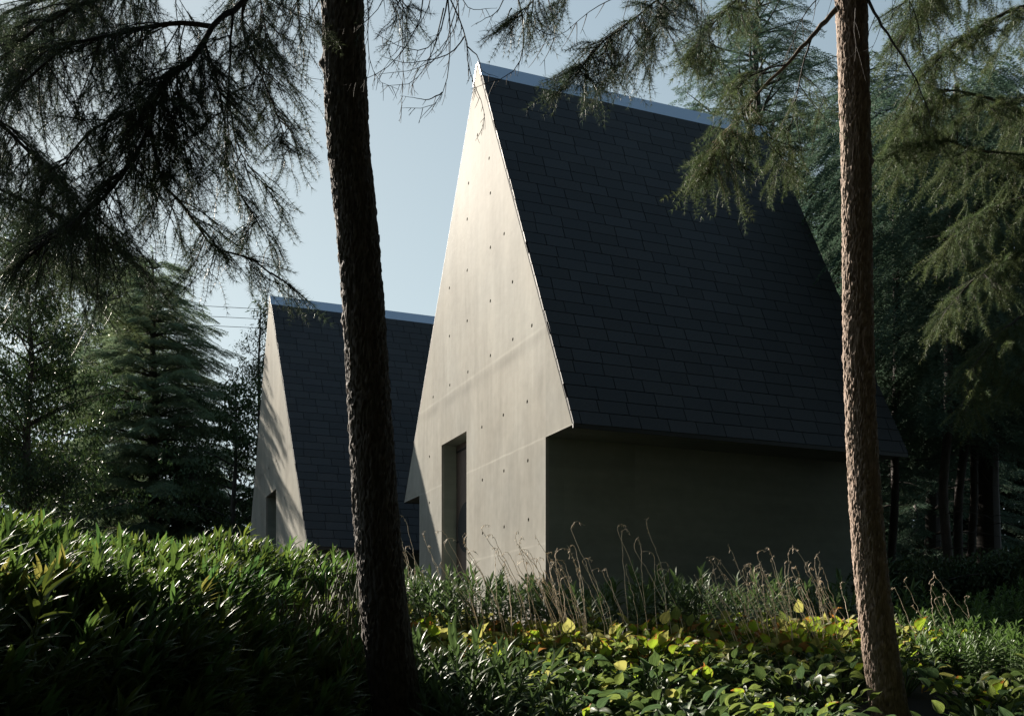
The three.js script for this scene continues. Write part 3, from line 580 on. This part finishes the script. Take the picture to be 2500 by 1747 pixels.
tree(2110, 130, 20, conifer, { seed: 52, w: 3.8, taper: 0.7, r: 0.24, levels: 28, whorl: 8, droop: 0.3, dense: 8, bare: 3.2, spray: 0.7, label: 'dark cedar behind the right trunk and the far roof edge' });
tree(2420, 130, 17.5, conifer, { seed: 53, w: 3.4, r: 0.22, levels: 28, whorl: 8, droop: 0.4, dense: 8, bare: 3.4, spray: 0.65, geos: spraysHang, label: 'dense dark cedar behind the olive sprays at the right' });
tree(2280, 420, 24, conifer, { seed: 54, w: 3.6, r: 0.22, levels: 22, whorl: 8, droop: 0.35, dense: 7, bare: 1.6, label: 'deep shaded cedar between the right trunk and the thin trunks' });
tree(2000, 560, 27, conifer, { seed: 55, w: 3.4, r: 0.22, levels: 20, whorl: 8, droop: 0.35, dense: 7, bare: 1.0, label: 'shaded cedar low behind the far end of the nearer house' });
// bare dead-branched trunks under the shaded cedars
for (const [X, z, r, s, lab] of [[2305, 15.5, 0.06, 61, 'thin trunk with a sunlit left edge in the shaded wood'], [2342, 16.2, 0.06, 62, 'dark thin trunk in the middle of three in the shaded wood'], [2372, 16.8, 0.055, 63, 'dark thin trunk nearest the right edge in the shaded wood'], [2172, 16.5, 0.055, 64, 'dark thin trunk close behind the half sunlit trunk']]) {
  const R = rng(s), p = put(X, z), y0 = groundY(p.x, p.z), t = thing('shaded_tree', lab, 'tree', V(p.x, y0, -p.z));
  const pts = []; for (let i = 0; i <= 8; i++) pts.push(V((R() - 0.5) * 0.08 + 0.02 * i, 8 * i / 8 - 0.1, (R() - 0.5) * 0.08));
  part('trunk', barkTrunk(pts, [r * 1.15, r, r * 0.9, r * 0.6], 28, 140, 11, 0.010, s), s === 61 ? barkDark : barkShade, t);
  const wood = [];
  for (let i = 0; i < 26; i++) { const y = 1 + R() * 5.5, a = R() * 6.28, L = 0.5 + R() * 1.1; wood.push(tube([0, 0.3, 0.65, 1].map((q) => V(Math.cos(a) * L * q, y + 0.1 * L * q - 0.35 * L * q * q, Math.sin(a + 0.2 * q) * L * q)), [0.008, 0.002], 4)); }
  part('dead_twigs', mergeGeometries(wood.map((g) => g.toNonIndexed())), M.twig, t, 'stuff');
  const leaf = []; for (let i = 0; i < 520; i++) { const a = R() * 6.28, q = 0.15 + R() * 1.4; leaf.push(placedFlat(V(Math.cos(a) * q, 2.9 + R() * 5.2, Math.sin(a) * q), V(Math.cos(a), -0.4, Math.sin(a)).normalize(), V(0, 1, 0), 0.6)); }
  copies('crown', spraysHang, M.conifer, leaf, t, tintAround(0.2, 0.1), s);
}
// the wood that closes the view behind all of these, and an unseen wood added round the camera to block sky light
{
  const R = rng(77), m = [];
  for (let i = 0; i < 1500; i++) { const X = lerp(1950, 2750, R()), z = 30 + R() * 8, h = Math.pow(R(), 0.8) * 10, p = put(X, z); m.push(placed(V(p.x, 2 + h, -p.z), V(R() - 0.5, 1, R() - 0.5).normalize(), R() * 6.28, 0.55 + 0.4 * R())); }
  for (let i = 0; i < 420; i++) { const X = lerp(-350, 640, R()), z = 40 + R() * 8, h = R() * 4.2, p = put(X, z); m.push(placed(V(p.x, 2 + h, -p.z), V(R() - 0.5, 1, R() - 0.5).normalize(), R() * 6.28, 0.5 + 0.3 * R())); }
  const g = new THREE.Group(); g.name = 'distant_wood'; g.userData = { kind: 'stuff', label: 'distant dark wood that closes the view behind the nearer trees', category: 'wood' }; scene.add(g);
  copies('distant_foliage', clumpsBig, M.wood, m, g, tintAround(0.3, 0.2), 5);
  const n = [];
  for (let i = 0; i < 5600; i++) {
    const a = lerp(62, 250, R()) * Math.PI / 180, r = 9 + 10 * Math.pow(R(), 0.7), h = 0.4 + 18 * R();           // angle from straight ahead, to the right
    n.push(placed(V(Math.sin(a) * r, h, -Math.cos(a) * r), V(R() - 0.5, 1, R() - 0.5).normalize(), R() * 6.28, 1.0 + 0.8 * R()));
  }
  for (let i = 0; i < 900; i++) n.push(placed(V(lerp(-4, 6, R()), lerp(9, 13, R()), lerp(4, -7, R())), V(R() - 0.5, 1, R() - 0.5).normalize(), R() * 6.28, 0.8 + 0.6 * R()));  // unseen canopy over the camera, added to cut sky light
  const w = new THREE.Group(); w.name = 'sky_blocking_wood'; w.userData = { kind: 'stuff', label: 'unseen wood added round the camera to block sky light', category: 'wood' }; scene.add(w);
  copies('sky_blocking_foliage', clumpsBig, M.wood, n, w, tintAround(0.3, 0.2), 6);
}
// power lines far behind
for (const [Y0, Y1, lab] of [[758, 772, 'uppermost thin power line between the cedar and farther house'], [783, 796, 'middle thin power line between the cedar and farther house'], [806, 818, 'lowest thin power line between the cedar and farther house']]) {
  const t = thing('power_line', lab, 'wire', V(0, 0, 0));
  const pts = []; for (let i = 0; i <= 24; i++) { const u = i / 24, X = lerp(-400, 1300, u), s = (X - 530) / 90; pts.push(at(X, lerp(Y0, Y1, s * 0.35 + 0.3) - 14 + 12 * Math.pow(u - 0.55, 2) * 4, 60)); }
  part('wire', tube(pts, [0.016, 0.016], 4), M.wire, t);
}

// ------------------------------------------------------------------ hedge on the left
const hedgeFront = new THREE.CatmullRomCurve3([V(-2.3, 1.86, -2.2), V(-1.75, 1.84, -3.4), V(-1.45, 1.84, -4.4), V(-1.25, 1.72, -5.3), V(-0.8, 1.56, -6.1)], false, 'centripetal');   // y: height of the leaf tips
const hedgeBack = new THREE.CatmullRomCurve3([V(-3.6, 2.15, -4.0), V(-2.62, 2.22, -5.2), V(-2.25, 2.24, -6.3), V(-2.0, 2.36, -7.6), V(-1.35, 2.38, -9.2)], false, 'centripetal');
{
  const t = thing('hedge', 'large glossy leaved hedge filling the lower left, sunlit along its top', 'hedge', V(0, 0, 0));
  const R = rng(5), near = [], rest = [], N = 6000;
  for (let i = 0; i < N; i++) {
    const u = R(), f = hedgeFront.getPoint(u), b = hedgeBack.getPoint(u), out = f.clone().sub(b).setY(0).normalize();
    const wall = R() < 0.3, v = wall ? 0 : Math.pow(R(), 0.85) * 1.25, q = f.clone().lerp(b, v);
    const lump = (R() < 0.05 ? 0.14 * R() : 0) + 0.15 * noise.noise(q.x * 2.2, 3, q.z * 1.9) + 0.06 * noise.noise(q.x * 6, 5, q.z * 6), layer = R() < 0.3 ? 0.1 + 0.35 * R() : 0;
    if (v > 1) q.y = b.y - 0.1 * (v - 1);
    q.y += lump - layer - 0.43;
    let lean = V((R() - 0.5) * 0.55, 1, (R() - 0.5) * 0.55);
    if (wall) { const h = R(); q.add(out.clone().multiplyScalar(0.05 + 0.4 * Math.sqrt(h) + 0.1 * R())); q.y -= 0.06 + h * 1.1; lean.add(out.clone().multiplyScalar(0.35 + 0.3 * R())); }
    if (q.y < groundY(q.x, -q.z) - 0.15 || q.z > -2.2) continue;
    if (q.x > (q.z > -6.05 ? -0.156 : -0.1) * -q.z - 0.04) continue;
    const m = placed(q, lean.normalize(), (R() - 0.5) * 1.3, 0.85 + 0.35 * R());
    (layer === 0 && !wall && v < 0.95 && q.x / q.z < 0.52 ? near : rest).push([m, q]);
  }
  near.sort((a, b) => a[1].length() - b[1].length());
  near.slice(0, 296).forEach(([m], i) => { const s = part('leafy_shoot', hedgeShoots[i % 6], ((k) => (k < 0.66 ? M.hedge : k < 0.94 ? M.hedgeOld : M.hedgeYellow))(R()), t); s.applyMatrix4(m); });
  copies('foliage', hedgeShoots, M.hedge, [...near.slice(296), ...rest].map((a) => a[0]), t, tintAround(0.45, 0.5), 7);
  const stems = []; for (let i = 0; i < 500; i++) { const u = R(), p = hedgeFront.getPoint(u).lerp(hedgeBack.getPoint(u), R()); const y = groundY(p.x, -p.z); stems.push(tube([V(p.x, y - 0.05, p.z), V(p.x + (R() - 0.5) * 0.2, y + 0.5, p.z), V(p.x + (R() - 0.5) * 0.4, y + 0.95, p.z + (R() - 0.5) * 0.3)], [0.008, 0.004], 4)); }
  part('stems', mergeGeometries(stems), M.stem, t, 'stuff');
}
// ------------------------------------------------------------------ shrubs before the houses
function shrub(X, Ytop, z, w, n, name, label, category, geos, mat, o = {}) {
  const R = rng(Math.round(X + Ytop)), p = at(X, Ytop, z), g0 = groundY(p.x, z), h = Math.max(0.3, p.y - g0), t = thing(name, label, category, V(p.x, g0, -z), o.group);
  for (let i = 0; i < n; i++) {
    const a = R() * 6.28, q = Math.sqrt(R()), rx = q * w, rz = q * w * 0.8, sh = (0.42 * (o.scale ?? 1)), y = Math.max(0, (h - sh * 0.9) * (1 - 0.5 * q * q) * (o.fill ? R() ** 0.5 : 0.55 + 0.45 * R()));
    const lean = V(Math.cos(a) * q * 0.5 + (R() - 0.5) * 0.3, 1, Math.sin(a) * q * 0.5 + (R() - 0.5) * 0.3).normalize();
    const s = part('leafy_shoot', geos[Math.floor(R() * geos.length)], mat, t);
    s.applyMatrix4(placed(V(Math.cos(a) * rx, y, Math.sin(a) * rz), lean, o.turned ? (R() - 0.5) * 1.3 : R() * 6.28, (o.scale ?? 1) * (0.8 + 0.35 * R())));
  }
  const st = []; for (let i = 0; i < Math.min(10, n); i++) { const a = R() * 6.28, q = R() * w * 0.7; st.push(tube([V(q * 0.4 * Math.cos(a), -0.03, q * 0.4 * Math.sin(a)), V(q * Math.cos(a), h * 0.6, q * Math.sin(a))], [0.008, 0.004], 4)); }
  part('stems', mergeGeometries(st), M.stem, t, 'stuff');
}
const S = (X, Y, z, w, n, label, o) => shrub(X, Y, z, w, n, 'glossy_shrub', label, 'shrub', shrubShoots, M.shrub, { turned: 1, ...o });
S(1015, 1400, 9.95, 0.42, 21, 'glossy shrub close right of the left trunk, below the low soffit', { fill: 1 });
S(1080, 1395, 9.35, 0.36, 21, 'glossy shrub before the left jamb of the doorway', { fill: 1 });
S(1150, 1375, 9.05, 0.34, 27, 'tallest bright shrub before the doorway', { fill: 1 });
S(1215, 1395, 9.55, 0.2, 10, 'small sparse shrub before the sunlit wall right of the doorway', { fill: 1 });
S(1300, 1400, 9.75, 0.22, 13, 'small shrub before the lit corner of the nearer house', { fill: 1 });
S(1360, 1425, 9.95, 0.42, 24, 'shrub just right of the lit house corner among tangled stalks', { fill: 1 });
S(1470, 1420, 9.5, 0.5, 29, 'bushy shrub before the dark side wall near the lit corner', { fill: 1 });
S(1590, 1415, 9.8, 0.5, 29, 'bushy shrub before the dark side wall, second from the lit corner', { fill: 1 });
S(1710, 1425, 9.8, 0.5, 27, 'bushy shrub in the middle of the dark side wall', { fill: 1 });
S(1830, 1420, 10.2, 0.55, 27, 'shaded shrub before the dark wall under the far eave', { fill: 1 });
S(1950, 1415, 10.4, 0.55, 27, 'shaded shrub left of the half sunlit trunk', { fill: 1 });
S(2060, 1420, 10.6, 0.5, 22, 'shaded shrub right behind the half sunlit trunk', { fill: 1 });
S(960, 1420, 10.15, 0.4, 19, 'shrub partly hidden behind the left trunk', { fill: 1 });
// shaded plants at the foot of the left trunk
S(1065, 1560, 6.4, 0.2, 20, 'dark shaded plant at the right foot of the left trunk', { fill: 1 });
S(1130, 1580, 6.1, 0.3, 24, 'dark shaded plant second right of the left trunk foot', { fill: 1 });
S(1210, 1585, 6.4, 0.22, 16, 'dark shaded plant before the yellowing hosta leaves', { fill: 1 });
S(1090, 1665, 6.2, 0.22, 22, 'black shaded plant low beside the left trunk foot', { fill: 1 });
S(1215, 1690, 5.7, 0.28, 26, 'black shaded plant at the bottom edge below the hostas', { fill: 1 });
// right: light green rosette plants and dark broad shrubs
const roz = [[2240, 1500, 9.6], [2330, 1480, 9.4], [2420, 1490, 9.2], [2500, 1470, 9.0], [2270, 1570, 8.8], [2360, 1560, 8.6], [2450, 1545, 8.4], [2530, 1540, 8.2], [2400, 1620, 7.9], [2490, 1610, 7.8], [2300, 1440, 10.4], [2400, 1430, 10.6], [2500, 1420, 10.4]];
const rozPlace = ['nearest the half sunlit trunk, back row', 'second from the trunk, back row', 'third from the trunk, back row', 'at the right edge, back row', 'nearest the trunk, middle row', 'second from the trunk, middle row', 'third from the trunk, middle row', 'at the right edge, middle row', 'lower front row, inner one', 'lower front row, at the right edge', 'in shade behind, nearest the trunk', 'in shade behind, middle one', 'in shade behind, at the right edge'];
roz.forEach(([X, Y, z], i) => shrub(X, Y, z, 0.36, 26, 'leafy_perennial', 'light green narrow leaved plant ' + rozPlace[i], 'plant', rosetteShoots, M.rosette, { fill: 1, scale: 0.85, group: 'light green plants at the right' }));
for (const [X, Y, z, s, lab] of [[2230, 1385, 12.2, 71, 'dark leafy shrub just right of the half sunlit trunk'], [2350, 1390, 12.4, 72, 'dark leafy shrub below the three thin trunks'], [2460, 1380, 12.2, 73, 'dark leafy shrub at the right edge of the wood'], [2560, 1370, 12.0, 74, 'dark leafy shrub cut by the right edge']])
  tree(X, Y, z, broadleaf, { name: 'leafy_shrub', category: 'shrub', seed: s, w: 0.75, limbs: 30, bare: 0.05, r: 0.02, dense: 14, size: 0.55, geos: clumps, label: lab });

// ------------------------------------------------------------------ hostas
function hostaLeaf(seed, L, W, brown) {          // ovate, ribbed, pointed and arching, on a channelled stalk along +z
  const R = rng(seed), nu = 8, nv = 9, pos = [], uv = [], idx = [], cup = 0.3 + 0.4 * R(), arch = 0.5 + 1.2 * R(), twist = (R() - 0.5) * 1.1, wave = 0.05 + 0.1 * R();
  for (let j = 0; j <= nv; j++) {
    const t = j / nv, w = W * 0.56 * Math.pow(Math.sin(Math.PI * Math.pow(t * 0.98 + 0.02, 0.6)), 0.85) * (1 - 0.62 * t * t) + 0.001, bend = arch * t, y = L * Math.sin(0.5 - bend * 0.9) * t * 0.6, z = L * t * Math.cos(bend * 0.45);
    for (let i = 0; i <= nu; i++) {
      const s = i / nu * 2 - 1, rib = 0.0045 * Math.cos(s * 11) * (1 - t * 0.5), e = cup * w * s * s + wave * W * Math.sin(t * 8 + s * 2) * Math.abs(s) * 0.6 + rib, x = s * w, c = Math.cos(twist * t), q = Math.sin(twist * t);
      pos.push(x * c - e * q, y + x * q + e * c, z); uv.push(i / nu, t);
    }
  }
  for (let j = 0; j < nv; j++) for (let i = 0; i < nu; i++) { const a = j * (nu + 1) + i, b = a + nu + 1; idx.push(a, b, a + 1, b, b + 1, a + 1); }
  const g = new THREE.BufferGeometry(); g.setAttribute('position', new THREE.Float32BufferAttribute(pos, 3)); g.setAttribute('uv', new THREE.Float32BufferAttribute(uv, 2)); g.setIndex(idx); g.computeVertexNormals(); return g;
}
const hostaLeaves = [1, 2, 3, 4, 5, 6, 7].map((s) => hostaLeaf(s, 0.165 + 0.02 * (s % 3), 0.078 + 0.009 * (s % 4)));
const browned = dataMap(64, 64, (u, v) => { const edge = Math.max(Math.abs(u * 2 - 1) * 0.75, v) + 0.35 * fbm(u * 6, v * 6, 2, 3), k = smooth(0.62, 0.82, edge); return [lerp(0.54, 0.62, k), lerp(0.63, 0.41, k), lerp(0.19, 0.20, k)]; }, true);
M.hostaTip = leafMat([1, 1, 1], 0.5, 0.25, 0.45); M.hostaTip.map = browned;
const hostaTone = dataMap(64, 64, (u, v) => { const k = 0.74 + 0.2 * Math.cos((u - 0.5) * 44) * (1 - 0.5 * v) + 0.35 * fbm(u * 6, v * 6, 8, 4); return [k, k, k]; });
M.hosta.map = hostaTone; M.hostaBlue.map = hostaTone; M.hostaDeep.map = hostaTone;
{
  const R = rng(404);
  let n = 0;
  const spots = [];
  for (let z = 5.4; z <= 9.5; z += 0.30) for (let X = (z < 6.4 ? 1250 : z < 7.2 ? 1110 : 990) - 20; X < 2620; X += 0.35 / z * FOCAL) spots.push([X + (R() - 0.5) * 80, z + (R() - 0.5) * 0.22]);
  for (const [X, z] of spots) {
    const p = at(X, 0, z), back = z > 8.1 - (X < 1300 ? 0.3 : 0), mid = z > 6.75, y0 = groundY(p.x, z);
    if (Math.abs(X - 2165) < (z < 7.3 ? 120 : 0)) continue;
    if (X > 2260 && z > 7.3) continue;
    const spot = X < 1300 ? 'near the left trunk' : X < 1560 ? 'below the lit house corner' : X < 1840 ? 'below the middle of the dark wall' : X < 2165 ? 'just left of the half sunlit trunk' : 'right of the half sunlit trunk';
    const look = back ? 'back row hosta with yellowing brown edges' : mid ? 'sunlit green middle row hosta' : 'shaded deep green front row hosta';
    const t = thing('hosta_plant', look + ' ' + spot, 'plant', V(p.x, y0, -z), (back ? 'yellowing back row hostas ' : mid ? 'middle row hostas ' : 'front row hostas ') + spot); n++;
    const leaves = 21 + Math.floor(R() * 5), big = (0.5 + 0.3 * R()) * (back ? 1.15 : 1), stalks = [];
    for (let i = 0; i < leaves; i++) {
      const a = i * 2.4 + R() * 0.7, ring = i / leaves, len = lerp(0.48, 0.26, ring) * (0.8 + 0.5 * R()), el = lerp(1.15, 0.55, 1 - ring) + (R() - 0.5) * 0.35, d = V(Math.cos(a) * Math.cos(el), Math.sin(el), Math.sin(a) * Math.cos(el)), tip = d.clone().multiplyScalar(len * big);
      const steep = R() < (back ? 0.5 : 0.26);
      stalks.push(tube([V(0, -0.03, 0), tip.clone().multiplyScalar(0.55).add(V(0, 0.02, 0)), tip], [0.006, 0.004], 4));
      const k = R(), mat = back ? (k < 0.30 ? M.hostaYellow : k < 0.72 ? M.hostaTip : k < 0.78 ? M.hostaBrown : M.hosta) : mid ? (k < 0.07 ? M.hostaTip : k < 0.14 ? M.hostaYellow : k < 0.55 ? M.hosta : k < 0.8 ? M.hostaDeep : M.hostaBlue) : (k < 0.03 ? M.hostaTip : k < 0.25 ? M.hosta : k < 0.6 ? M.hostaDeep : M.hostaBlue);
      const m = part('leaf', hostaLeaves[Math.floor(R() * 7)], mat, t);
      const out = V(Math.cos(a), steep ? 0.6 + 1.0 * R() : lerp(-0.35, 0.5, R()), Math.sin(a)).normalize(), up = V((R() - 0.5) * 1.1 - 0.3, 1, (R() - 0.5) * 1.1 - 0.35), x = up.clone().cross(out).normalize(), u2 = out.clone().cross(x);
      m.applyMatrix4(new THREE.Matrix4().makeBasis(x, u2, out).scale(V(big, big, big)).setPosition(tip));
    }
    part('stalks', mergeGeometries(stalks), M.rosette, t, 'stuff');
  }
  console.log('hostas', n);
}
// ------------------------------------------------------------------ dry flower stalks
{
  const sets = [
    [[1360, 1440], [1500, 1640], [1305, 1420], 16, 8.7, 'tangled dry flower stalks before the lit house corner', 'thin dry flower stalk in the tangle right of the lit house corner'],
    [[1130, 1330], [1480, 1560], [1270, 1400], 11, 8.5, 'dry flower stalks before the sunlit gable wall', 'thin dry curled flower stalk before the sunlit gable wall'],
    [[1440, 1700], [1500, 1660], [1260, 1400], 9, 8.8, 'dry flower stalks before the dark wall near the corner', 'thin dry flower stalk standing alone before the dark side wall'],
    [[1800, 1960], [1540, 1680], [1340, 1440], 20, 8.7, 'dry flower stalks in the thick stand', 'pale dry flower stalk in the thick stand halfway along the dark wall'],
    [[1960, 2120], [1500, 1640], [1345, 1450], 14, 8.6, 'dry flower stalks just left of the half sunlit trunk', 'pale dry flower stalk just left of the half sunlit trunk'],
    [[2240, 2420], [1540, 1680], [1400, 1480], 6, 8.6, 'dry flower stalks right of the half sunlit trunk', 'dry flower stalk right of the half sunlit trunk among green plants'],
    [[790, 900], [1420, 1470], [1290, 1380], 6, 10.5, 'dry flower stalks before the farther house', 'dry flower stalk rising before the slate roof of the farther house'],
    [[1000, 1110], [1420, 1480], [1240, 1350], 7, 9.6, 'dry flower stalks before the low soffit', 'dry flower stalk before the shaded foot of the gable near the left trunk'],
  ];
  const R = rng(909);
  for (const [bx, by, ty, n, z0, group, label] of sets) for (let i = 0; i < Math.round(n * 1.7); i++) {
    const z = z0 + (R() - 0.5) * 0.7, X = lerp(bx[0], bx[1], R()), a = at(X, lerp(by[0], by[1], R()), z), Yt = lerp(ty[0], ty[1], Math.pow(R(), 0.8)), lean = 10 + R() * 120;
    const top = at(X - lean, Yt, z + (R() - 0.5) * 0.3), H = top.y - a.y, w = H * 0.1, sd = R() < 0.55 ? 1 : -1;
    const bow = (R() - 0.35) * 1.6, pts = [a, a.clone().lerp(top, 0.35).add(V(w * bow, 0, 0.02)), a.clone().lerp(top, 0.72).add(V(w * bow * 0.7, 0, 0)), top];
    const hook = H * (0.02 + 0.08 * R()), turn = R();
    if (turn < 0.45) pts.push(top.clone().add(V(sd * hook * 0.5, hook * 0.9, 0.01)));                                             // nearly straight
    else if (turn < 0.75) pts.push(top.clone().add(V(sd * hook * 0.6, hook * 0.5, 0.01)), top.clone().add(V(sd * hook * 1.5, hook * (0.5 - 0.7 * R()), 0.02)));   // bent
    else pts.push(top.clone().add(V(sd * hook * 0.5, hook * 0.6, 0.01)), top.clone().add(V(sd * hook * 1.2, hook * 0.5, 0.02)), top.clone().add(V(sd * hook * (1.3 + 0.5 * R()), -hook * 0.7 * R(), 0.02)));   // curled over
    for (const p of pts.slice(1)) p.sub(a);
    const t = thing('dry_flower_stalk', label, 'flower stalk', a.clone(), group); pts[0] = V(0, -0.1, 0);
    const line = curve(pts, 26); line.forEach((q, k) => { if (k > 1) q.add(V((R() - 0.5) * 0.012, (R() - 0.5) * 0.008, (R() - 0.5) * 0.012)); }); part('stalk', tube(line, [0.003, 0.0011], 5), M.stalk, t);
    const T = new Tris(); for (let k = 0; k < 7; k++) { const q = line[14 + Math.floor(R() * 12)], d = V(R() - 0.5, R() - 0.8, R() - 0.5).normalize(); blade(T, q, d, V(0, 1, 0.2), 0.018 + 0.014 * R(), 0.006, 0.2, 0.2, 2); }
    part('withered_bracts', T.geo(), M.stalk, t, 'stuff');
  }
}
renderer.render(scene, camera);
